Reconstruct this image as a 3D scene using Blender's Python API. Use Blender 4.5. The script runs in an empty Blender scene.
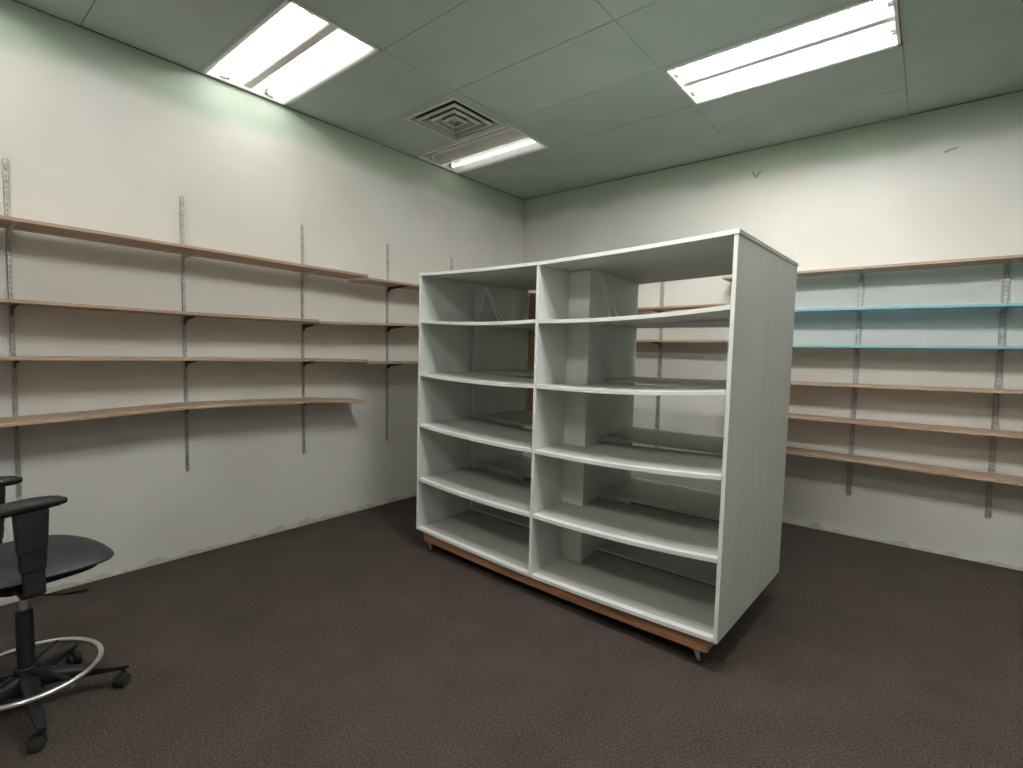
import bpy, bmesh, math, random
from mathutils import Vector, Matrix
random.seed(7)
SC = bpy.context.scene
COL = SC.collection

# ------------------------------------------------------------------ camera
CX, CY, CZ = 3.913, -4.9513, 1.4603
YAW, PITCH, ROLL, FPX = -0.6863, -0.0636, 0.0185, 510.26
def camera():
    f = Vector((math.sin(YAW)*math.cos(PITCH), math.cos(YAW)*math.cos(PITCH), math.sin(PITCH)))
    r = f.cross(Vector((0, 0, 1))).normalized(); u = r.cross(f)
    r2 = math.cos(ROLL)*r + math.sin(ROLL)*u
    u2 = -math.sin(ROLL)*r + math.cos(ROLL)*u
    cd = bpy.data.cameras.new('camera'); co = bpy.data.objects.new('camera', cd)
    COL.objects.link(co)
    m = Matrix((r2, u2, -f)).transposed().to_4x4(); m.translation = (CX, CY, CZ)
    co.matrix_world = m
    cd.sensor_fit = 'HORIZONTAL'; cd.sensor_width = 36
    cd.lens = FPX*36/1023; cd.clip_start = 0.02
    SC.camera = co
camera()

# ------------------------------------------------------------------ world, exposure
w = bpy.data.worlds.new('world'); SC.world = w; w.use_nodes = True
w.node_tree.nodes['Background'].inputs[0].default_value = (0.5, 0.5, 0.5, 1)
w.node_tree.nodes['Background'].inputs[1].default_value = 0.05
SC.view_settings.view_transform = 'Standard'; SC.view_settings.look = 'None'
SC.view_settings.gamma = 1; SC.view_settings.use_curve_mapping = False
SC.view_settings.exposure = 0.25
TUBE = 170.0            # emission of one lit fluorescent tube
TUBE_COL = (1.0, 1.0, .97)
H = 3.29               # ceiling height

# ------------------------------------------------------------------ materials
def new_mat(name):
    m = bpy.data.materials.new(name); m.use_nodes = True
    nt = m.node_tree; b = nt.nodes['Principled BSDF']
    return m, nt, b
def N(nt, t, **k):
    n = nt.nodes.new(t)
    for a, v in k.items():
        if a.startswith('i_'): n.inputs[a[2:].replace('_', ' ')].default_value = v
        else: setattr(n, a, v)
    return n
def noise_mix(nt, c1, c2, scale, vec, detail=3, lo=.35, hi=.65):
    n = N(nt, 'ShaderNodeTexNoise'); n.inputs['Scale'].default_value = scale; n.inputs['Detail'].default_value = detail
    nt.links.new(vec, n.inputs['Vector'])
    r = N(nt, 'ShaderNodeValToRGB'); r.color_ramp.elements[0].position = lo; r.color_ramp.elements[1].position = hi
    r.color_ramp.elements[0].color = (*c1, 1); r.color_ramp.elements[1].color = (*c2, 1)
    nt.links.new(n.outputs['Fac'], r.inputs['Fac'])
    return r.outputs['Color'], n.outputs['Fac']
def coords(nt, scale=(1, 1, 1)):
    t = N(nt, 'ShaderNodeTexCoord'); mp = N(nt, 'ShaderNodeMapping')
    mp.inputs['Scale'].default_value = scale
    nt.links.new(t.outputs['Object'], mp.inputs['Vector'])
    return mp.outputs['Vector']
def bump(nt, b, h, strength, dist=.002):
    bp = N(nt, 'ShaderNodeBump'); bp.inputs['Strength'].default_value = strength; bp.inputs['Distance'].default_value = dist
    nt.links.new(h, bp.inputs['Height']); nt.links.new(bp.outputs['Normal'], b.inputs['Normal'])
def simple(name, c1, c2=None, scale=8, rough=.6, metal=0, stretch=(1, 1, 1), bmp=0, bdist=.001, detail=3, spec=None):
    m, nt, b = new_mat(name)
    v = coords(nt, stretch)
    col, fac = noise_mix(nt, c1, c2 or c1, scale, v, detail)
    nt.links.new(col, b.inputs['Base Color'])
    b.inputs['Roughness'].default_value = rough; b.inputs['Metallic'].default_value = metal
    if spec is not None: b.inputs['Specular IOR Level'].default_value = spec
    if bmp: bump(nt, b, fac, bmp, bdist)
    return m

def paint_wall():
    m, nt, b = new_mat('wall_paint')
    v = coords(nt)
    col, _ = noise_mix(nt, (.70, .69, .63), (.76, .75, .70), 1.3, v, 4)
    # grime with a ragged edge along the foot of the wall
    t = N(nt, 'ShaderNodeTexCoord'); s = N(nt, 'ShaderNodeSeparateXYZ'); nt.links.new(t.outputs['Object'], s.inputs[0])
    n2 = N(nt, 'ShaderNodeTexNoise'); n2.inputs['Scale'].default_value = 7; n2.inputs['Detail'].default_value = 6
    nt.links.new(v, n2.inputs['Vector'])
    a = N(nt, 'ShaderNodeMath', operation='MULTIPLY_ADD'); nt.links.new(n2.outputs['Fac'], a.inputs[0]); a.inputs[1].default_value = -.16; nt.links.new(s.outputs['Z'], a.inputs[2])
    r = N(nt, 'ShaderNodeMapRange'); nt.links.new(a.outputs[0], r.inputs['Value'])
    r.inputs['From Min'].default_value = -.066; r.inputs['From Max'].default_value = -.05; r.inputs['To Min'].default_value = .5; r.inputs['To Max'].default_value = 0
    mx = N(nt, 'ShaderNodeMix', data_type='RGBA'); nt.links.new(r.outputs[0], mx.inputs[0]); nt.links.new(col, mx.inputs[6]); mx.inputs[7].default_value = (.36, .34, .25, 1)
    # green band along the top of the wall, uneven edge
    n3 = N(nt, 'ShaderNodeTexNoise'); n3.inputs['Scale'].default_value = 1.1; n3.inputs['Detail'].default_value = 2
    nt.links.new(v, n3.inputs['Vector'])
    a3 = N(nt, 'ShaderNodeMath', operation='MULTIPLY_ADD'); nt.links.new(n3.outputs['Fac'], a3.inputs[0]); a3.inputs[1].default_value = .35; nt.links.new(s.outputs['Z'], a3.inputs[2])
    r3 = N(nt, 'ShaderNodeMapRange'); nt.links.new(a3.outputs[0], r3.inputs['Value'])
    r3.inputs['From Min'].default_value = H-.11; r3.inputs['From Max'].default_value = H+.0
    mx3 = N(nt, 'ShaderNodeMix', data_type='RGBA'); nt.links.new(r3.outputs[0], mx3.inputs[0]); nt.links.new(mx.outputs[2], mx3.inputs[6]); mx3.inputs[7].default_value = (.50, .59, .49, 1)
    nt.links.new(mx3.outputs[2], b.inputs['Base Color'])
    b.inputs['Roughness'].default_value = .75
    n4 = N(nt, 'ShaderNodeTexNoise'); n4.inputs['Scale'].default_value = 90; nt.links.new(v, n4.inputs['Vector'])
    bump(nt, b, n4.outputs['Fac'], .18, .002)
    return m
def carpet_mat():
    m, nt, b = new_mat('carpet')
    v = coords(nt)
    c1, f1 = noise_mix(nt, (.026, .0205, .0175), (.094, .076, .066), 120, v, 4, .3, .7)
    c2, _ = noise_mix(nt, (.86, .86, .86), (1.08, 1.06, 1.05), 4.0, v, 5, .3, .7)
    mx = N(nt, 'ShaderNodeMix', data_type='RGBA', blend_type='MULTIPLY'); mx.inputs[0].default_value = 1
    nt.links.new(c1, mx.inputs[6]); nt.links.new(c2, mx.inputs[7]); nt.links.new(mx.outputs[2], b.inputs['Base Color'])
    b.inputs['Roughness'].default_value = 1; b.inputs['Specular IOR Level'].default_value = .1
    bump(nt, b, f1, .7, .006)
    return m
def wood_mat(name, c1, c2, scale=3.0, rough=.5, stretch=(.6, 14, 14), bm=.05):
    m, nt, b = new_mat(name)
    v = coords(nt, stretch)
    col, fac = noise_mix(nt, c1, c2, scale, v, 5, .3, .7)
    nt.links.new(col, b.inputs['Base Color']); b.inputs['Roughness'].default_value = rough
    bump(nt, b, fac, bm, .001)
    return m
def emit_mat(name, col, s):
    m, nt, b = new_mat(name)
    b.inputs['Base Color'].default_value = (.9, .9, .9, 1)
    b.inputs['Emission Color'].default_value = (*col, 1); b.inputs['Emission Strength'].default_value = s
    return m
M = {
 'wall': paint_wall(), 'carpet': carpet_mat(),
 'ceiling': simple('ceiling_paint', (.385, .475, .43), (.43, .52, .475), 2.0, .8, bmp=.15, detail=5),
 'seam': simple('ceiling_seam', (.10, .12, .10), (.16, .18, .15), 6, .9),
 'joint': simple('joint_shade', (.035, .045, .035), (.05, .06, .048), 6, .9),
 'void': simple('dark_void', (.02, .02, .02), (.03, .03, .03), 3, 1),
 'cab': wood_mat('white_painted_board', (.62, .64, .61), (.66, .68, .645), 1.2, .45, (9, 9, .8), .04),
 'cabh': wood_mat('shaded_white_shelf', (.47, .475, .44), (.53, .53, .49), 1.2, .42, (.8, 9, 9), .04),  # greyer than the boards, the shade inside the bays put into the colour
 'cabe': simple('white_edge_lit_strip', (.78, .80, .77), (.84, .85, .82), 5, .3),
 'pine': wood_mat('brown_lumber', (.24, .10, .045), (.50, .26, .13), 2.5, .6, (1.2, 16, 16)),
 'shelf': wood_mat('beech_laminate', (.36, .235, .155), (.53, .38, .265), 2.2, .45, (.5, 18, 40)),
 'blue': wood_mat('blue_laminate', (.20, .42, .50), (.25, .48, .56), 2.0, .35, (.5, 10, 10)),
 'steel': simple('galvanised_steel', (.42, .43, .42), (.62, .62, .60), 30, .5, .55),
 'steelb': simple('worn_steel', (.25, .26, .25), (.42, .42, .40), 25, .55, .5),
 'black': simple('black_plastic', (.008, .009, .010), (.013, .014, .016), 12, .5, spec=.3),
 'blackm': simple('black_metal', (.015, .014, .013), (.03, .027, .025), 12, .5, .3),
 'bwhite': simple('white_bracket_enamel', (.55, .48, .43), (.64, .57, .52), 12, .45),
 'vinyl': simple('black_vinyl', (.018, .021, .021), (.028, .032, .032), 18, .55, bmp=.1, spec=.35),
 'chrome': simple('chrome', (.72, .71, .69), (.82, .80, .78), 10, .3, .85),
 'white': simple('white_enamel', (.78, .78, .75), (.84, .84, .81), 10, .4),
 'vent': simple('vent_enamel', (.50, .54, .46), (.58, .62, .54), 8, .5),
 'plank': wood_mat('red_brown_plank', (.50, .24, .12), (.70, .40, .22), 2.0, .6, (16, 16, .8)),
 'rod': simple('white_rod', (.72, .74, .72), (.78, .80, .78), 10, .35),
 'edge': simple('pale_melamine', (.66, .62, .56), (.72, .68, .62), 10, .5),
 'rubber': simple('grey_rubber', (.012, .012, .012), (.022, .021, .020), 10, .7, spec=.25),
 'scuff': simple('grey_scuff', (.30, .32, .28), (.38, .40, .35), 20, .8),
 'tube': emit_mat('lit_tube', TUBE_COL, TUBE), 'tube_b': emit_mat('lit_tube_mid', TUBE_COL, TUBE*.44),
 'tube_k': emit_mat('lit_tube_fill', TUBE_COL, TUBE*.19), 'tube_a': emit_mat('lit_tube_old', TUBE_COL, TUBE*.085), 'tube_c': emit_mat('lit_tube_weak', TUBE_COL, TUBE*.014),
 'tubeoff': simple('unlit_tube', (.72, .72, .68), (.76, .76, .72), 8, .25),
}

# ------------------------------------------------------------------ helpers
def obj(name, bm, mat, parent=None, smooth=False, bevel=0, loc=None, seg=2):
    bmesh.ops.recalc_face_normals(bm, faces=bm.faces)
    me = bpy.data.meshes.new(name); bm.to_mesh(me); bm.free()
    mats = mat if isinstance(mat, (list, tuple)) else [mat]
    for k in mats: me.materials.append(M[k])
    if smooth:
        for p in me.polygons: p.use_smooth = True
        me.set_sharp_from_angle(angle=math.radians(40))
    o = bpy.data.objects.new(name, me); COL.objects.link(o)
    if parent: o.parent = parent
    if loc: o.location = loc
    if bevel:
        b = o.modifiers.new('bevel', 'BEVEL'); b.width = bevel; b.segments = seg; b.limit_method = 'ANGLE'
    return o
def tag(o, label=None, cat=None, group=None, kind=None):
    if label: o['label'] = label
    if cat: o['category'] = cat
    if group: o['group'] = group
    if kind: o['kind'] = kind
    return o
def empty(name, loc, rz=0, label=None, cat=None, group=None):
    o = bpy.data.objects.new(name, None); COL.objects.link(o)
    o.location = loc; o.rotation_euler = (0, 0, rz); o.empty_display_size = .1
    return tag(o, label, cat, group)
def box(bm, x0, x1, y0, y1, z0, z1, mi=0, f=None):
    vs = [Vector((x, y, z)) for x in (x0, x1) for y in (y0, y1) for z in (z0, z1)]
    if f: vs = [f(v) for v in vs]
    v = [bm.verts.new(p) for p in vs]
    for q in ((0, 1, 3, 2), (4, 6, 7, 5), (0, 4, 5, 1), (2, 3, 7, 6), (0, 2, 6, 4), (1, 5, 7, 3)):
        bm.faces.new([v[i] for i in q]).material_index = mi
def prism(bm, pts, axis, a0, a1, mi=0):
    """closed outline (2D) extruded along an axis: 'x' -> pts are (y,z), 'y' -> (x,z), 'z' -> (x,y)"""
    def P(p, a): return {'x': (a, p[0], p[1]), 'y': (p[0], a, p[1]), 'z': (p[0], p[1], a)}[axis]
    A = [bm.verts.new(P(p, a0)) for p in pts]; B = [bm.verts.new(P(p, a1)) for p in pts]
    n = len(pts)
    bm.faces.new(A).material_index = mi; bm.faces.new(B[::-1]).material_index = mi
    for i in range(n): bm.faces.new((A[i], A[(i+1) % n], B[(i+1) % n], B[i])).material_index = mi
def tube(bm, pts, rad, seg=12, closed=False, mi=0, flat=1.0):
    """round bar through points; rad a number or one per point"""
    pts = [Vector(p) for p in pts]; n = len(pts)
    rs = rad if isinstance(rad, (list, tuple)) else [rad]*n
    rings = []; up0 = None
    for i, p in enumerate(pts):
        if closed: t = (pts[(i+1) % n]-pts[i-1]).normalized()
        else: t = (pts[min(i+1, n-1)]-pts[max(i-1, 0)]).normalized()
        if up0 is None: up0 = Vector((0, 0, 1)) if abs(t.z) < .9 else Vector((1, 0, 0))
        s = t.cross(up0).normalized(); u = s.cross(t)
        if abs(t.z) >= .9: up0 = u
        rings.append([bm.verts.new(p + (s*math.cos(a)+u*math.sin(a)*flat)*rs[i]) for a in [2*math.pi*k/seg for k in range(seg)]])
    m = n if closed else n-1
    for i in range(m):
        A, B = rings[i], rings[(i+1) % n]
        for k in range(seg): bm.faces.new((A[k], A[(k+1) % seg], B[(k+1) % seg], B[k])).material_index = mi
    if not closed:
        bm.faces.new(rings[0][::-1]).material_index = mi; bm.faces.new(rings[-1]).material_index = mi
def lathe(bm, prof, seg=24, c=(0, 0), mi=0):
    rings = []
    for r, z in prof:
        rings.append([bm.verts.new((c[0]+max(r, 1e-4)*math.cos(2*math.pi*k/seg), c[1]+max(r, 1e-4)*math.sin(2*math.pi*k/seg), z)) for k in range(seg)])
    for A, B in zip(rings, rings[1:]):
        for k in range(seg): bm.faces.new((A[k], A[(k+1) % seg], B[(k+1) % seg], B[k])).material_index = mi
    bm.faces.new(rings[0][::-1]).material_index = mi; bm.faces.new(rings[-1]).material_index = mi
def struct(name, bm, mat, **k): return tag(obj(name, bm, mat, **k), kind='structure')
nb = bmesh.new

# ------------------------------------------------------------------ the room
RX, RY = 7.6, -7.9
b = nb(); box(b, -.1, RX+.1, RY-.1, .1, -.1, 0); struct('floor', b, 'carpet')
b = nb(); box(b, -.1, 0, RY-.1, .1, -.05, H+.25); struct('wall_left', b, 'wall')
b = nb(); box(b, 0, RX, 0, .1, -.05, H+.25); struct('wall_back', b, 'wall')
b = nb(); box(b, RX, RX+.1, RY-.1, .1, -.05, H+.25); struct('wall_right', b, 'wall')
b = nb(); box(b, 0, RX, RY-.1, RY, -.05, H+.25); struct('wall_front', b, 'wall')
# light fittings: x0, x1, y0, y1
LIGHTS = {'A': (.02, 1.20, -3.55, -2.965), 'B': (2.475, 3.68, -1.70, -1.125), 'C': (.02, 1.165, -1.70, -1.125), 'D': (2.475, 3.68, -3.55, -2.965), 'E': (2.475, 3.68, -5.39, -4.80), 'F': (4.92, 6.115, -3.56, -2.97), 'K': (.02, 1.20, -5.39, -4.80)}
VENT = (.58, 1.15, -2.29, -1.72)
# ceiling panels in a 1.22 x 0.61 grid with fine open joints, holes where the fittings sit
xs = [.012, 1.215, 2.465, 3.685, 4.905, 6.125, 7.345, RX-.012]
ys = [-.012, -.515, -1.125, -1.735, -2.345, -2.96, -3.57, -4.18, -4.79, -5.4, -6.01, -6.62, -7.23, RY+.012]
b = nb()
cells = []
for i in range(len(xs)-1):
    for j in range(len(ys)-1):
        x0, x1, y1, y0 = xs[i], xs[i+1], ys[j], ys[j+1]
        cells.append((x0, x1, y0, y1))
def cover(c, L):  # is cell used by fitting
    cx, cy = (c[0]+c[1])/2, (c[2]+c[3])/2
    return L[0]-.05 < cx < L[1]+.05 and L[2] < cy < L[3]
rg = random.Random(3)
for c in cells:
    x0, x1, y0, y1 = c
    g = rg.choice([.0012, .0016, .0022, .003]); g2 = rg.choice([.001, .0015, .002])
    dz = rg.uniform(0, .003)
    if y1 > -.6 or y0 > -.6: g = .0004
    L = [l for l in LIGHTS.values() if cover(c, l)]
    if L:
        l = L[0]
        # frame of ceiling left around the fitting
        for q in ((x0, l[0]-.003, y0, y1), (l[1]+.003, x1, y0, y1), (l[0]-.003, l[1]+.003, y0, l[2]-.003), (l[0]-.003, l[1]+.003, l[3]+.003, y1)):
            if q[1]-q[0] > .002 and q[3]-q[2] > .002: box(b, q[0], q[1], q[2], q[3], H, H+.02)
        continue
    if cover((VENT[0], VENT[1], y0, y1), (VENT[0], VENT[1], -2.345, -1.735)) and i >= 0 and x0 < .1 and -2.35 < (y0+y1)/2 < -1.73:
        vx0, vx1, vy0, vy1 = VENT[0]+.03, VENT[1]-.03, max(VENT[2]+.03, y0), min(VENT[3]-.03, y1)
        for q in ((x0, vx0, y0, y1), (vx1, x1, y0, y1), (vx0, vx1, y0, vy0), (vx0, vx1, vy1, y1)):
            if q[1]-q[0] > .002 and q[3]-q[2] > .002: box(b, q[0], q[1], q[2], q[3], H, H+.02)
        continue
    box(b, x0+g2, x1-g2, y0+g, y1-g, H+dz, H+.02)
struct('ceiling', b, 'ceiling')
# dark space above the panels
b = nb(); box(b, 0, RX, RY, 0, H+.2, H+.24); struct('ceiling_void', b, 'void')
# painted strips that back the joints between panels (they stop short of the walls, leaving a dark joint there)
b = nb()
for x in xs[1:-1]:
    for j in range(len(ys)-1):
        if any(l[0] < x-.03 and x+.03 < l[1] and not (ys[j] <= l[2] or ys[j+1] >= l[3]) for l in LIGHTS.values()): continue
        dk = rg.random() < .35
        box(b, x-.012, x+.012, ys[j+1], ys[j], H+.0205, H+.024, 1 if dk else 0)
for y in ys[1:-1]:
    for i in range(len(xs)-1):
        dk = rg.random() < .45
        box(b, xs[i], xs[i+1], y-.012, y+.012, H+.0245, H+.028, 1 if dk else 0)
struct('trim_1', b, ['ceiling', 'seam'])
b = nb()
box(b, .0005, .013, RY+.001, -.0005, H+.0008, H+.019); box(b, .013, RX-.013, -.013, -.0005, H+.0008, H+.019)
box(b, RX-.013, RX-.0005, RY+.001, -.0005, H+.0008, H+.019); box(b, .013, RX-.013, RY+.0005, RY+.013, H+.0008, H+.019)
struct('joint_shade_strip', b, 'joint')  # dark strip in the gap at the walls, its shade put into the colour

# ------------------------------------------------------------------ light fittings
def ceiling_light(key, label, lit=('tube', 'tube')):
    x0, x1, y0, y1 = LIGHTS[key]
    cx, cy = (x0+x1)/2, (y0+y1)/2
    t = empty('ceiling_light', (cx, cy, H), 0, label, 'light', 'recessed fluorescent light fittings')
    hx, hy = (x1-x0)/2, (y1-y0)/2; D = .10
    b = nb(); th = .004
    # lip, sloping reflector sides and top, made as a thick folded sheet
    o = [(-hy, 0), (-hy, .012), (-hy+.03, .012), (-hy+.075, D), (-.05, D), (.05, D), (hy-.075, D), (hy-.03, .012), (hy, .012), (hy, 0),
         (hy-.022, 0), (hy-.034, .008), (hy-.08, D-th), (.05, D-th), (-.05, D-th), (-hy+.08, D-th), (-hy+.034, .008), (-hy+.022, 0)]
    prism(b, o, 'x', -hx, hx)
    for s in (-1, 1):    # end plates
        prism(b, [(-hy, 0), (hy, 0), (hy, .014), (hy-.07, D+.002), (-hy+.07, D+.002), (-hy, .014)], 'x', s*hx, s*(hx-.018))
    obj('housing', b, 'white', t)
    b = nb()
    prism(b, [(-.052, D-.005), (-.034, .022), (-.026, .016), (.026, .016), (.034, .022), (.052, D-.005)], 'x', -hx+.019, hx-.019)
    obj('ballast_cover', b, 'white', t, bevel=.002)
    for s, on in zip((-1, 1), lit):
        b = nb(); yy = s*(hy*.56)
        z = .036
        n = 18
        tube(b, [(-hx+.045+(2*hx-.09)*k/n, yy, z) for k in range(n+1)], .0145, 14)
        obj('fluorescent_tube', b, on, t, smooth=True)
        for e in (-1, 1):
            b = nb()
            prism(b, [(yy-.020, z-.022), (yy+.020, z-.022), (yy+.020, D-.012), (yy+.012, D-.005), (yy-.012, D-.005), (yy-.020, D-.012)], 'x', e*(hx-.020), e*(hx-.044))
            # dark holder clip beside the socket
            box(b, e*(hx-.020), e*(hx-.05), yy-s*.03-.006, yy-s*.03+.006, z-.02, z+.016, 1)
            obj('lamp_holder', b, ['white', 'steelb'], t, bevel=.0015)
    return t
ceiling_light('A', 'glaring recessed ceiling light against the left wall, at upper left of the photo', lit=('tube_a', 'tube_a'))
ceiling_light('B', 'long recessed fluorescent ceiling light at upper right, both tubes glowing, above the white shelving unit', lit=('tube_b', 'tube_b'))
ceiling_light('C', 'small-looking far fluorescent ceiling light beside the square air vent, one tube lit', lit=('tubeoff', 'tube_c'))
ceiling_light('D', 'recessed fluorescent ceiling light overhead, in front of the white shelving unit, out of the picture')
ceiling_light('E', 'fill light added behind the camera, built as a ceiling fitting, out of the picture', lit=('tube_b', 'tube_b'))  # added unseen lamp, fills the unit's front and the lower left wall
ceiling_light('F', 'fill light added beyond the right edge of the picture, built as a ceiling fitting', lit=('tube_b', 'tube_b'))  # added unseen lamp, brightens the right end of the unit
ceiling_light('K', 'fill light added by the left wall behind the chair, out of the picture', lit=('tube_k', 'tube_k'))  # added unseen lamp, lifts the left wall around the chair

# ------------------------------------------------------------------ air vent
def air_vent():
    cx, cy = (VENT[0]+VENT[1])/2, (VENT[2]+VENT[3])/2
    t = empty('air_vent', (cx, cy, H), 0, 'square four-way ceiling air vent with nested louvres beside the far small light', 'air vent')
    def ring(bm, r0, z0, r1, z1, th=.0025, mi=0):
        # a sloping square ring between half-size r0 (at z0) and r1 (at z1)
        V = []
        for (r, z) in ((r0, z0), (r1, z1), (r1, z1+th), (r0, z0+th)):
            V.append([bm.verts.new((sx*r, sy*r, z)) for sx, sy in ((-1, -1), (1, -1), (1, 1), (-1, 1))])
        for i in range(4):
            A, B = V[i], V[(i+1) % 4]
            for k in range(4): bm.faces.new((A[k], A[(k+1) % 4], B[(k+1) % 4], B[k])).material_index = mi
    hw = (VENT[1]-VENT[0])/2
    b = nb(); ring(b, hw, -.004, hw-.030, -.004, .004); ring(b, hw-.030, -.004, hw-.05, .07); obj('frame', b, 'vent', t)
    for r in (hw-.065, hw-.135, hw-.205):
        b = nb(); ring(b, r, -.004, r-.035, .040, .003); ring(b, r, -.004, r-.026, -.012, .003); obj('louvre', b, 'vent', t)
    b = nb(); box(b, -.028, .028, -.028, .028, .012, .018); obj('louvre', b, 'vent', t)
    b = nb(); box(b, -hw+.07, hw-.07, -hw+.07, hw-.07, .075, .09)
    for s in (-1, 1):
        box(b, s*(hw-.07), s*(hw-.066), -hw+.07, hw-.07, .0, .09); box(b, -hw+.07, hw-.07, s*(hw-.07), s*(hw-.066), .0, .09)
    # cross bars that carry the louvres
    for s in (-1, 1):
        box(b, s*.02, s*(hw-.07), -.004, .004, .03, .045); box(b, -.004, .004, s*.02, s*(hw-.07), .03, .045)
    obj('duct', b, 'void', t)
air_vent()

# ------------------------------------------------------------------ wall marks (paint scuffs and chips, real thin flakes on the wall)
def mark(name, pts, x, z, label, wall='back', mat='scuff', th=.0012):
    b = nb(); prism(b, [(p[0], p[1]) for p in pts], 'y', -th, 0)
    o = obj(name, b, mat, None, loc=(x, 0, z)); tag(o, label, 'mark'); return o
mark('paint_chip', [(-.035, .03), (-.02, .02), (0, -.012), (.03, .018), (.05, .022), (.012, -.03), (-.012, -.03)], 2.62, 3.075, 'torn check-shaped paint chip high on the back wall above the shelving unit')
mark('wall_scuff', [(-.04, -.01), (.0, .004), (.05, .012), (.04, .0), (.0, -.01), (-.03, -.02)], 3.94, 2.985, 'short dark scuff high on the back wall near the right edge of the photo')

# ------------------------------------------------------------------ slotted uprights and brackets
def upright_mesh(z0, z1, w=.034, d=.016, single=False):
    """U channel, face towards -y, with two rows of slots; origin at wall, z absolute"""
    bm = nb()
    hw = w/2; cols = [-hw, -.0105, -.0045, .0045, .0105, hw] if not single else [-hw, -.0025, .0025, hw]; pitch = .03; sl = .015
    z = z0; rows = [z0]
    while z+pitch < z1: rows += [z+(pitch-sl)/2, z+(pitch+sl)/2]; z += pitch
    rows.append(z1)
    grid = [[bm.verts.new((x, -d, zz)) for x in cols] for zz in rows]
    for r in range(len(rows)-1):
        slot = r % 2 == 1 and r < len(rows)-2
        for c in range(len(cols)-1):
            if slot and c in ((1,) if single else (1, 3)): continue
            bm.faces.new((grid[r][c], grid[r][c+1], grid[r+1][c+1], grid[r+1][c]))
    for s in (-1, 1):
        box(bm, s*hw, s*(hw-.0018), -d, -.0002, z0, z1)
    # back web keeps the slots dark
    box(bm, -hw+.002, hw-.002, -.0015, -.0003, z0, z1, 1)
    return bm
def bracket(bm, zt, L, h=.05, tk=.004, mi=0):
    """blade bracket under a board whose underside is at zt, reaching L from the wall"""
    prism(bm, [(-.016, zt), (-L, zt), (-L, zt-.010), (-L*.55, zt-.020), (-.05, zt-h*.55), (-.030, zt-h), (-.012, zt-h-.004), (-.006, zt-.02), (-.006, zt)], 'x', -tk/2, tk/2, mi)
    prism(bm, [(-.018, zt), (-L, zt), (-L, zt-.0025), (-.018, zt-.0025)], 'x', -.009, .009, mi)
GU = 'slotted steel uprights for the wall shelves'
def upright(wall, p, z0, z1, brs, label):
    """brs: list of (underside z at wall, length, material)"""
    if wall == 'left': t = empty('shelf_upright', (0, p, 0), math.radians(90), label, 'shelf upright', GU)   # local -y -> +x
    else: t = empty('shelf_upright', (p, 0, 0), 0, label, 'shelf upright', GU)
    obj('channel', upright_mesh(z0, z1, *((.019, .013, True) if wall == 'left' else (.034, .016, False))), ['steel', 'steelb'], t)
    b = nb()
    for z in (z0+.06, (z0+z1)/2, z1-.05):
        yf = -.013 if wall == 'left' else -.016
        tube(b, [(0, yf, z), (0, yf-.003, z)], [.006, .004], 10)
    obj('screw', b, 'steelb', t, smooth=True)['kind'] = 'stuff'
    for z, L, m in brs:
        b = nb(); bracket(b, z, L); o = obj('bracket', b, m, t)
    return t

# boards: profile of top height along length
def board(name, length, d, th, prof, mat, tilt=0):
    """board along local +x from 0..length, y from 0 (front) to d (back); prof = [(x,z)...] top heights"""
    bm = nb(); n = 24
    def zt(x):
        for (xa, za), (xb, zb) in zip(prof, prof[1:]):
            if x <= xb+1e-6:
                t = (x-xa)/(xb-xa); t = t*t*(3-2*t)*.5+t*.5
                return za+(zb-za)*t
        return prof[-1][1]
    R = []
    for k in range(n+1):
        x = length*k/n; z = zt(x)
        R.append([bm.verts.new((x, yy, z-dz+tilt*yy)) for yy, dz in ((0, th), (0, 0), (d, 0), (d, th))])
    for A, B in zip(R, R[1:]):
        for k in range(4): bm.faces.new((A[k], A[(k+1) % 4], B[(k+1) % 4], B[k]))
    bm.faces.new(R[0][::-1]); bm.faces.new(R[-1])
    return bm, zt
TH = .019
def wall_shelf(wall, s0, s1, prof, mat, label, group, d=.283, gap=.020):
    """s0,s1 positions along the wall; prof given as (s, top z)"""
    L = s1-s0; zb = min(z for _, z in prof)
    pr = [(s-s0, z-zb+TH) for s, z in prof]
    bm, zt = board('b', L, d, TH, pr, mat)
    for f in bm.faces:
        if len({round(v.co.x, 4) for v in f.verts}) == 1: f.material_index = 1
    if wall == 'left':
        # board's local +x runs along +y world; front towards +x world
        o = obj('wall_shelf', bm, [mat, 'edge'], None, bevel=.0015, loc=(gap+d, s0, zb-TH)); o.rotation_euler = (0, 0, math.radians(90))
    else:
        o = obj('wall_shelf', bm, [mat, 'edge'], None, bevel=.0015, loc=(s0, -gap-d, zb-TH))
    tag(o, label, 'shelf', group)
    return lambda s: zt(s-s0)+zb-TH-TH
GL, GB = 'wooden shelves on the left wall', 'shelves on the back wall'
A1 = wall_shelf('left', -4.86, -2.425, [(-4.86, 2.094), (-4.516, 2.090), (-3.678, 2.083), (-2.838, 2.072), (-2.425, 2.068)], 'shelf', 'long wooden shelf on the left wall, topmost of the near run', GL)
A2 = wall_shelf('left', -4.86, -2.865, [(-4.86, 1.68), (-4.516, 1.68), (-3.678, 1.672), (-2.865, 1.675)], 'shelf', 'long wooden shelf on the left wall, second from the top of the near run', GL)
A3 = wall_shelf('left', -4.86, -2.425, [(-4.86, 1.388), (-4.516, 1.386), (-3.678, 1.383), (-2.838, 1.376), (-2.425, 1.370)], 'shelf', 'long wooden shelf on the left wall, third from the top of the near run', GL)
A4 = wall_shelf('left', -4.86, -2.425, [(-4.86, 1.030), (-4.516, 1.052), (-3.678, 1.078), (-2.838, 1.060), (-2.425, 1.026)], 'shelf', 'lowest wooden shelf on the left wall, bowed with drooping free end', GL)
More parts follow.
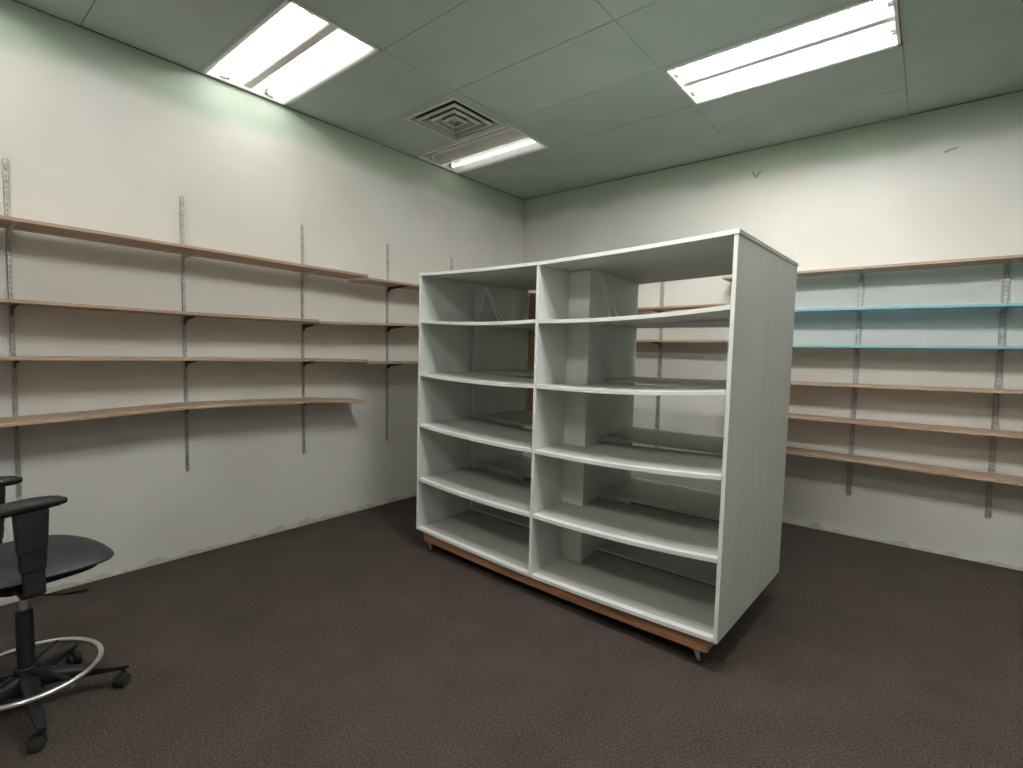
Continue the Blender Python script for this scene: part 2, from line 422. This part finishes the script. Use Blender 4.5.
B1 = wall_shelf('left', -2.43, -.02, [(-2.43, 2.046), (-2.013, 2.050), (-1.205, 2.05), (-.02, 2.05)], 'shelf', 'wooden shelf on the left wall running behind the shelving unit, topmost of the far run', GL)
B2 = wall_shelf('left', -2.86, -.02, [(-2.86, 1.664), (-2.013, 1.690), (-1.205, 1.695), (-.02, 1.695)], 'shelf', 'wooden shelf on the left wall running behind the shelving unit, middle of the far run', GL)
B3 = wall_shelf('left', -2.435, -.02, [(-2.435, 1.352), (-2.013, 1.350), (-1.205, 1.345), (-.02, 1.345)], 'shelf', 'wooden shelf on the left wall running behind the shelving unit, lowest of the far run', GL)
for i, y in enumerate((-4.516, -3.678, -2.838)):
    br = [(A1(y), .272, 'bwhite'), (A2(y), .19, 'blackm'), (A3(y), .20, 'blackm'), (A4(y), .20, 'blackm')]
    if i == 2: br[1] = (min(A2(-2.87), B2(-2.86)), .19, 'blackm'); br[1] = (A2(y) if y < -2.865 else B2(y), .19, 'blackm')
    upright('left', y, .598, 2.445-(.012 if i == 2 else 0), br, 'slotted steel upright on the left wall, ' + ('leftmost one, directly above the chair', 'middle one of the near shelf run', 'right-hand one of the near shelf run')[i])
for i, y in enumerate((-2.013, -1.205, -.40)):
    upright('left', y, .60, 2.425, [(B1(y), .275, 'blackm'), (B2(y), .25, 'blackm'), (B3(y), .22, 'blackm')], 'slotted steel upright on the left wall, ' + ('just left of the white shelving unit', 'only its tip showing above the unit', 'hidden near the far corner')[i])
x0, x1 = 2.53, 4.89
RB = [
 wall_shelf('back', 2.455, x1, [(2.455, 2.149), (x1, 2.147)], 'shelf', 'wooden shelf at the very top of the back wall run', GB, d=.262),
 wall_shelf('back', x0, x1, [(x0, 1.846), (3.45, 1.844), (4.3, 1.836), (x1, 1.834)], 'blue', 'blue shelf on the back wall, upper of the two blue ones', GB, d=.262),
 wall_shelf('back', x0, x1, [(x0, 1.556), (x1, 1.557)], 'blue', 'blue shelf on the back wall, lower of the two blue ones', GB, d=.262),
 wall_shelf('back', x0, x1, [(x0, 1.247), (3.45, 1.254), (x1, 1.268)], 'shelf', 'wooden shelf on the back wall directly below the two blue shelves', GB, d=.262),
 wall_shelf('back', x0, x1, [(x0, .977), (3.8, .972), (x1, .976)], 'shelf', 'wooden shelf on the back wall, second from the bottom right of the shelving unit', GB, d=.262),
 wall_shelf('back', x0, x1, [(x0, .684), (3.5, .676), (4.3, .664), (x1, .66)], 'shelf', 'lowest wooden shelf on the back wall right of the shelving unit', GB, d=.262)]
MB_ = [wall_shelf('back', .36, 2.50, [(.36, 1.905), (2.50, 1.916)], 'shelf', 'wooden shelf on the back wall seen through the shelving unit, upper one', GB, d=.262),
       wall_shelf('back', .36, 2.50, [(.36, 1.602), (2.50, 1.598)], 'shelf', 'wooden shelf on the back wall seen through the shelving unit, lower one', GB, d=.262)]
for x, lab in ((4.288, 'slotted steel upright on the back wall nearest the right edge of the photo'), (3.452, 'slotted steel upright on the back wall just right of the white shelving unit'), (2.63, 'slotted steel upright on the back wall hidden behind the shelving unit')):
    upright('back', x, .34, 2.13-.001, [(f(x), .20, 'steelb') for f in RB], lab)
for x, lab in ((1.797, 'slotted steel upright on the back wall seen through the shelving unit'), (.97, 'slotted steel upright on the back wall nearest the far corner, behind the shelving unit')):
    upright('back', x, .34, 2.36, [(f(x), .20, 'steelb') for f in MB_], lab)
# small torn scrap lying on the lower middle shelf
b = nb(); tube(b, [(0, 0, .006), (.03, .01, .020), (.06, .0, .012), (.10, .012, .016), (.13, .0, .005)], [.004, .010, .007, .008, .003], 8, flat=.5)
tag(obj('crumpled_scrap', b, 'edge', None, smooth=True, loc=(1.975, -.25, MB_[1](1.97)+TH-.002)), 'small crumpled paper scrap lying on a back wall shelf, seen through the shelving unit', 'scrap')

# ------------------------------------------------------------------ the white shelving unit on its dolly
O = Vector((3.234, -2.62, 0)); TH_U = -.032; W, D = 2.167, 1.058
unit = empty('shelving_unit', O, TH_U, 'large white shelving unit on a wooden base with casters in mid room', 'shelving unit')
AM = 1.096           # centre of the middle divider, measured from the right end
SH, SY = .006, .003
def T(v): return Vector((-v.x + SH*v.z, v.y + SY*v.z, v.z))    # (a, b, z) -> local
BT = .019
def ubox(bm, a0, a1, b0, b1, z0, z1, mi=0): box(bm, a0, a1, b0, b1, z0, z1, mi, T)
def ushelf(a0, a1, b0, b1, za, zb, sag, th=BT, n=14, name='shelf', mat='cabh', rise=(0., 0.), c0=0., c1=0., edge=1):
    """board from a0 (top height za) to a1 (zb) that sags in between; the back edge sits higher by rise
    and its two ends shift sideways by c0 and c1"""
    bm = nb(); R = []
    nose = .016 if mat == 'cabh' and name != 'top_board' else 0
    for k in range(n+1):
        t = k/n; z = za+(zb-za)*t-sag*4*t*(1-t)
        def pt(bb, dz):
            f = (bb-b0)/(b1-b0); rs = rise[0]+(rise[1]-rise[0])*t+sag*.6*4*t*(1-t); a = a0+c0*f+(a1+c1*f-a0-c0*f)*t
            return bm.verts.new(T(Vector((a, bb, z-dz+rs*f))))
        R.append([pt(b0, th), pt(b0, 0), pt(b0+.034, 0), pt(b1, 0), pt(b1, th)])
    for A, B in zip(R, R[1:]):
        for k in range(5): bm.faces.new((A[k], A[(k+1) % 5], B[(k+1) % 5], B[k])).material_index = edge if k in (0, 1) else 0  # edge white carried over the front of the top as a painted lit strip
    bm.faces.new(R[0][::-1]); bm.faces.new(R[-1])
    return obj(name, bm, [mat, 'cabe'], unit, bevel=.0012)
HD = .525            # depth of the front half
zTop = {0: 2.005, 1: 1.975, 2: 2.003}
# end panels, one per half
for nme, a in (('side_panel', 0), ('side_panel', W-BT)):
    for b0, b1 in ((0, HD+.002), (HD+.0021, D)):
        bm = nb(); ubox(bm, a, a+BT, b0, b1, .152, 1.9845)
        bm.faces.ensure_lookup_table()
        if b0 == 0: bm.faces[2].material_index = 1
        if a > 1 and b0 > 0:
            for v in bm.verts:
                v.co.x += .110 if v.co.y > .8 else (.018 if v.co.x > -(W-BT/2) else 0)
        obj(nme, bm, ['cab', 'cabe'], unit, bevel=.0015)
# top board, two lengths meeting over the divider
for a0, a1, z0_, z1_ in ((-.004, AM, zTop[0], zTop[1]), (AM, W+.004, zTop[1], zTop[2])):
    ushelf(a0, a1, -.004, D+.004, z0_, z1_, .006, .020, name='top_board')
# middle divider, front half only reaches part way back and turns into a boxed column
bm = nb(); ubox(bm, AM-BT/2, AM+BT/2, 0, .30, .125, 1.954); bm.faces.ensure_lookup_table(); bm.faces[2].material_index = 1; obj('divider', bm, ['cab', 'cabe'], unit, bevel=.0015)
bm = nb(); ubox(bm, .935, AM+.0, .300, .318, .125, 1.954)
obj('column_panel', bm, 'cab', unit, bevel=.0015)
bm = nb()
A_ = [(.935, .318), (.953, .318), (1.030, D-.003), (1.012, D-.003)]
lo = [bm.verts.new(T(Vector((p[0], p[1], .172)))) for p in A_]; hi = [bm.verts.new(T(Vector((p[0], p[1], 1.962)))) for p in A_]
bm.faces.new(lo); bm.faces.new(hi[::-1])
for i in range(4): bm.faces.new((lo[i], lo[(i+1) % 4], hi[(i+1) % 4], hi[i]))
obj('rear_divider', bm, 'cab', unit)
bm = nb(); ubox(bm, AM-BT/2, AM+BT/2, .30, D-.003, .172, 1.958); obj('rear_divider', bm, 'cab', unit)
# bottom boards
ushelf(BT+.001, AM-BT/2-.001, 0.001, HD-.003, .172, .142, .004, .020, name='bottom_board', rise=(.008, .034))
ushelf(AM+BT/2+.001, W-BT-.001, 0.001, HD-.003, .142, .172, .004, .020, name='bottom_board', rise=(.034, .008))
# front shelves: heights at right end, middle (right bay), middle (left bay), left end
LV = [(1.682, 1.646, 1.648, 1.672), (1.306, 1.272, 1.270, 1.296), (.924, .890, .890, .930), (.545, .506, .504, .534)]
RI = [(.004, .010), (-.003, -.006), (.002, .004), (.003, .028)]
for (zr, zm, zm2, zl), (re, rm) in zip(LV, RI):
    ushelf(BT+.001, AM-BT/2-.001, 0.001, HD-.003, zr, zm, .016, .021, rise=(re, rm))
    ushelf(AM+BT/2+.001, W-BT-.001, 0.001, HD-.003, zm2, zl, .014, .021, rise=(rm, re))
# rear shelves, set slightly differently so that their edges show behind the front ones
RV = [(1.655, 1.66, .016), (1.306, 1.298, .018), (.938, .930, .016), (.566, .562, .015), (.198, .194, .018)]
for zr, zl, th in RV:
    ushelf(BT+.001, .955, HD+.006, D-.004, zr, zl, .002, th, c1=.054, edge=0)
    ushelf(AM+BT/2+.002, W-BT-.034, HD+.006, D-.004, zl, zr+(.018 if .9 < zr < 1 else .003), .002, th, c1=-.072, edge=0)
# rods braced in the top bays
for bay in ([((2.046, 1.957), [(1.824, 1.664), (1.885, 1.664), (2.112, 1.666)])], [((1.022, 1.955), [(.868, 1.665), (.925, 1.665)])]):
    for (a, z), feet in bay:
        for fa, fz in feet:
            if a < 1.05: a_ = a-.075 if False else min(a, .925+.0)
            bm = nb()
            if a > 1.5: pa, pb, qa = a, .55, fa
            else: pa, pb, qa = a-.06, .45, fa-.05
            tube(bm, [T(Vector((pa, pb, z))), T(Vector((qa, pb, fz)))], .0055, 8)
            obj('brace_rod', bm, 'rod', unit, smooth=True)
# brown plank with a pale edge fixed to the back of the left bay
bm = nb(); ubox(bm, 1.935, 2.022, D-.001, D+.018, .955, 1.955); pk = obj('back_plank', bm, 'plank', unit, bevel=.002); pk['label'] = 'red-brown wooden plank'
bm = nb(); ubox(bm, 2.022, 2.036, D-.001, D+.020, .945, 1.955); ubox(bm, 1.935, 2.022, D-.001, D+.020, .941, .955); obj('plank_edging', bm, 'edge', pk)
# wooden base frame and casters
bm = nb()
zb0, zb1 = .066, .118
def zlow(a):  # the frame sags with the unit
    t = a/W; return -.020*4*t*(1-t)
n = 16
for b0, b1 in ((.022, .060), (D-.06, D-.022)):
    bm = nb(); R = []
    for k in range(n+1):
        a = .050+(W-.11)*k/n; dz = zlow(a)+.014
        R.append([bm.verts.new(T(Vector((a, bb, z+dz)))) for bb, z in ((b0, zb0), (b0, zb1+.020), (b1, zb1+.020), (b1, zb0))])
    for A, B in zip(R, R[1:]):
        for k in range(4): bm.faces.new((A[k], A[(k+1) % 4], B[(k+1) % 4], B[k]))
    bm.faces.new(R[0][::-1]); bm.faces.new(R[-1])
    obj('base_rail', bm, 'pine', unit, bevel=.002)
for a in (.052, W/2-.02, W-.098):
    bm = nb(); ubox(bm, a, a+.038, .061, D-.061, zb0+.014+zlow(a), zb1+.028+zlow(a))
    obj('base_crossbar', bm, 'pine', unit, bevel=.002)
for a in (.105, W-.105):
    for bb in (.055, D-.055):
        g = nb(); c = T(Vector((a, bb, 0)))
        # plate, fork
        box(g, c.x-.028, c.x+.028, c.y-.028, c.y+.028, .0700, .0735)
        for s in (-1, 1): prism(g, [(c.x-.018, .070), (c.x+.012, .070), (c.x+.020, .024), (c.x+.008, .018)], 'y', c.y+s*.0125, c.y+s*.0150)
        tube(g, [(c.x, c.y, .060), (c.x, c.y, .0705)], .012, 12)
        k = obj('caster', g, 'steelb', unit)
        g = nb(); tube(g, [(c.x+.010, c.y-.010, .026), (c.x+.010, c.y-.007, .026), (c.x+.010, c.y+.007, .026), (c.x+.010, c.y+.010, .026)], [.023, .026, .026, .023], 20)
        obj('wheel', g, 'rubber', k, smooth=True)

# ------------------------------------------------------------------ drafting chair
C0 = Vector((1.205, -4.651, 0))
CR = math.radians(7)
chair = empty('drafting_chair', C0, CR, 'black drafting chair with armrests, chrome foot ring and five-star base, standing by the left wall', 'chair')
a0 = math.radians(71.57)-CR; RL = .30
# hub and legs
b = nb(); lathe(b, [(.030, .075), (.052, .080), (.058, .10), (.055, .13), (.040, .155), (.034, .16)], 24); obj('hub', b, 'black', chair, smooth=True)
for k in range(5):
    a = a0+2*math.pi*k/5; c, s = math.cos(a), math.sin(a)
    b = nb()
    prof = [(.03, .125, .032, .034), (.12, .112, .027, .026), (.22, .095, .022, .018), (.30, .080, .016, .012), (.325, .078, .012, .009)]
    R = []
    for r, z, hw, hh in prof:
        ring = []
        for q in range(12):
            t = 2*math.pi*q/12; x_ = math.copysign(abs(math.cos(t))**.6, math.cos(t))*hw; z_ = math.copysign(abs(math.sin(t))**.6, math.sin(t))*hh
            ring.append(b.verts.new((c*r-s*x_, s*r+c*x_, z+z_)))
        R.append(ring)
    for A, B in zip(R, R[1:]):
        for q in range(12): b.faces.new((A[q], A[(q+1) % 12], B[(q+1) % 12], B[q]))
    b.faces.new(R[0][::-1]); b.faces.new(R[-1])
    lg = obj('leg', b, 'black', chair, smooth=True)
    # twin wheel caster: hood, stem and two wheels
    b = nb(); ph = a+random.uniform(.6, 1.9); pc, ps = math.cos(ph), math.sin(ph)
    cc = Vector((c*.305, s*.305, 0)); ax = Vector((-ps, pc, 0)); off = Vector((pc, ps, 0))*-.014
    tube(b, [cc+Vector((0, 0, .05)), cc+Vector((0, 0, .078))], .009, 10)
    for sg in (-1, 1):
        p = cc+off+Vector((0, 0, .0275)); tube(b, [p+ax*sg*.006, p+ax*sg*.009, p+ax*sg*.021, p+ax*sg*.025], [.020, .0265, .0265, .019], 20)
    tube(b, [cc+off+Vector((0, 0, .034))-ax*.006, cc+off+Vector((0, 0, .034))+ax*.006], .030, 20)
    obj('caster', b, 'rubber', lg, smooth=True)
# gas column: black sleeve, chrome rod
b = nb(); lathe(b, [(.030, .14), (.0285, .17), (.0270, .405), (.024, .409), (.016, .410)], 24); obj('column_sleeve', b, 'black', chair, smooth=True)
b = nb(); lathe(b, [(.0135, .40), (.0135, .510)], 20); obj('gas_rod', b, 'chrome', chair, smooth=True)
# foot ring with spokes and collar
b = nb(); tube(b, [(.231*math.cos(2*math.pi*k/64), .231*math.sin(2*math.pi*k/64), .155) for k in range(64)], .0095, 12, closed=True)
fr = obj('foot_ring', b, 'chrome', chair, smooth=True)
b = nb(); lathe(b, [(.034, .145), (.040, .15), (.040, .178), (.033, .184)], 20)
for k in range(3):
    a = math.radians(20+120*k); c, s = math.cos(a), math.sin(a)
    tube(b, [(c*.03, s*.03, .168), (c*.10, s*.10, .172), (c*.20, s*.20, .160), (c*.226, s*.226, .156)], [.013, .010, .009, .008], 10, flat=.6)
obj('ring_spoke', b, 'black', fr, smooth=True)
# seat: padded, rounded front that falls away, black shell under it
def pad(bm, hx, hy, zc, hz, crown=0., drop=0., e=2.6, nu=44, nv=12, cy=0.):
    R = []
    for j in range(nv+1):
        t = -math.pi/2+math.pi*j/nv
        rr = max(math.cos(t), .02)**.45; zz = math.sin(t)
        ring = []
        for k in range(nu):
            u = 2*math.pi*k/nu; cu, su = math.cos(u), math.sin(u)
            x = math.copysign(abs(cu)**(2/e), cu)*hx*rr; y = math.copysign(abs(su)**(2/e), su)*hy*rr
            rr2 = (x/hx)**2+(y/hy)**2
            z = zc+zz*hz*(1-.45*min(rr2, 1)**2)-crown*rr2+(-drop*max(y/hy, 0)**2.5)
            ring.append(bm.verts.new((x, y+cy, z)))
        R.append(ring)
    for A, B in zip(R, R[1:]):
        for k in range(nu): bm.faces.new((A[k], A[(k+1) % nu], B[(k+1) % nu], B[k]))
    bm.faces.new(R[0][::-1]); bm.faces.new(R[-1])
b = nb(); pad(b, .250, .25, .608, .048, .006, .026, cy=.025); obj('seat', b, 'vinyl', chair, smooth=True)
b = nb(); pad(b, .225, .215, .570, .024, -.004, .02, cy=.010); obj('seat_shell', b, 'black', chair, smooth=True)
b = nb()
prism(b, [(-.14, .556), (.09, .556), (.07, .520), (.03, .498), (-.05, .498), (-.13, .525)], 'x', -.065, .065)
obj('tilt_mechanism', b, 'black', chair, bevel=.006)
b = nb(); tube(b, [(.02, .0, .500), (.045, .05, .462), (.075, .10, .452), (.082, .115, .452), (.108, .165, .452), (.113, .175, .452)], [.005, .005, .005, .010, .012, .008], 10, flat=.5)
obj('height_lever', b, 'blackm', chair, smooth=True)
# armrests
for s in (-1, 1):
    b = nb()
    # bar under the seat, upright, wider height-adjusting sleeve
    prism(b, [(s*.05, .536), (s*.235, .536), (s*.262, .552), (s*.262, .69), (s*.244, .69), (s*.244, .558), (s*.05, .550)], 'y', -.062, .002)
    prism(b, [(-.066, .640), (.004, .640), (.008, .680), (.008, .72), (-.070, .72), (-.070, .680)], 'x', s*.238, s*.266)
    prism(b, [(-.074, .71), (.010, .71), (.018, .862), (-.080, .862)], 'x', s*.236, s*.268)
    arm = obj('armrest', b, 'black', chair, bevel=.006)
    b = nb(); path = []
    for k in range(13):
        t = k/12; y = -.215+.285*t
        path.append((s*.250, y, .852+.030*math.sin(math.pi*min(t*.62+.06, 1))+.0*t))
    tube(b, path, [.012, .022, .028, .031, .033, .034, .034, .034, .034, .032, .030, .026, .014], 16, flat=.72)
    obj('arm_pad', b, 'black', arm, smooth=True)
# backrest on its bar (mostly outside the picture)
b = nb(); tube(b, [(0, -.11, .525), (0, -.24, .52), (0, -.31, .55), (0, -.335, .62), (0, -.325, .80)], [.02, .02, .02, .018, .018], 12, flat=.5); obj('back_bar', b, 'blackm', chair, smooth=True)
b = nb()
R = []
for j in range(11):
    t = -math.pi/2+math.pi*j/10; rr = max(math.cos(t), .02)**.45; zz = math.sin(t)
    ring = []
    for k in range(36):
        u = 2*math.pi*k/36; cu, su = math.cos(u), math.sin(u)
        x = math.copysign(abs(cu)**.75, cu)*.215*rr; z = math.copysign(abs(su)**.75, su)*.20*rr
        ring.append(b.verts.new((x, -.285+zz*.028+(x/.215)**2*.035, .86+z)))
    R.append(ring)
for A, B in zip(R, R[1:]):
    for k in range(36): b.faces.new((A[k], A[(k+1) % 36], B[(k+1) % 36], B[k]))
b.faces.new(R[0][::-1]); b.faces.new(R[-1])
obj('backrest', b, 'vinyl', chair, smooth=True)
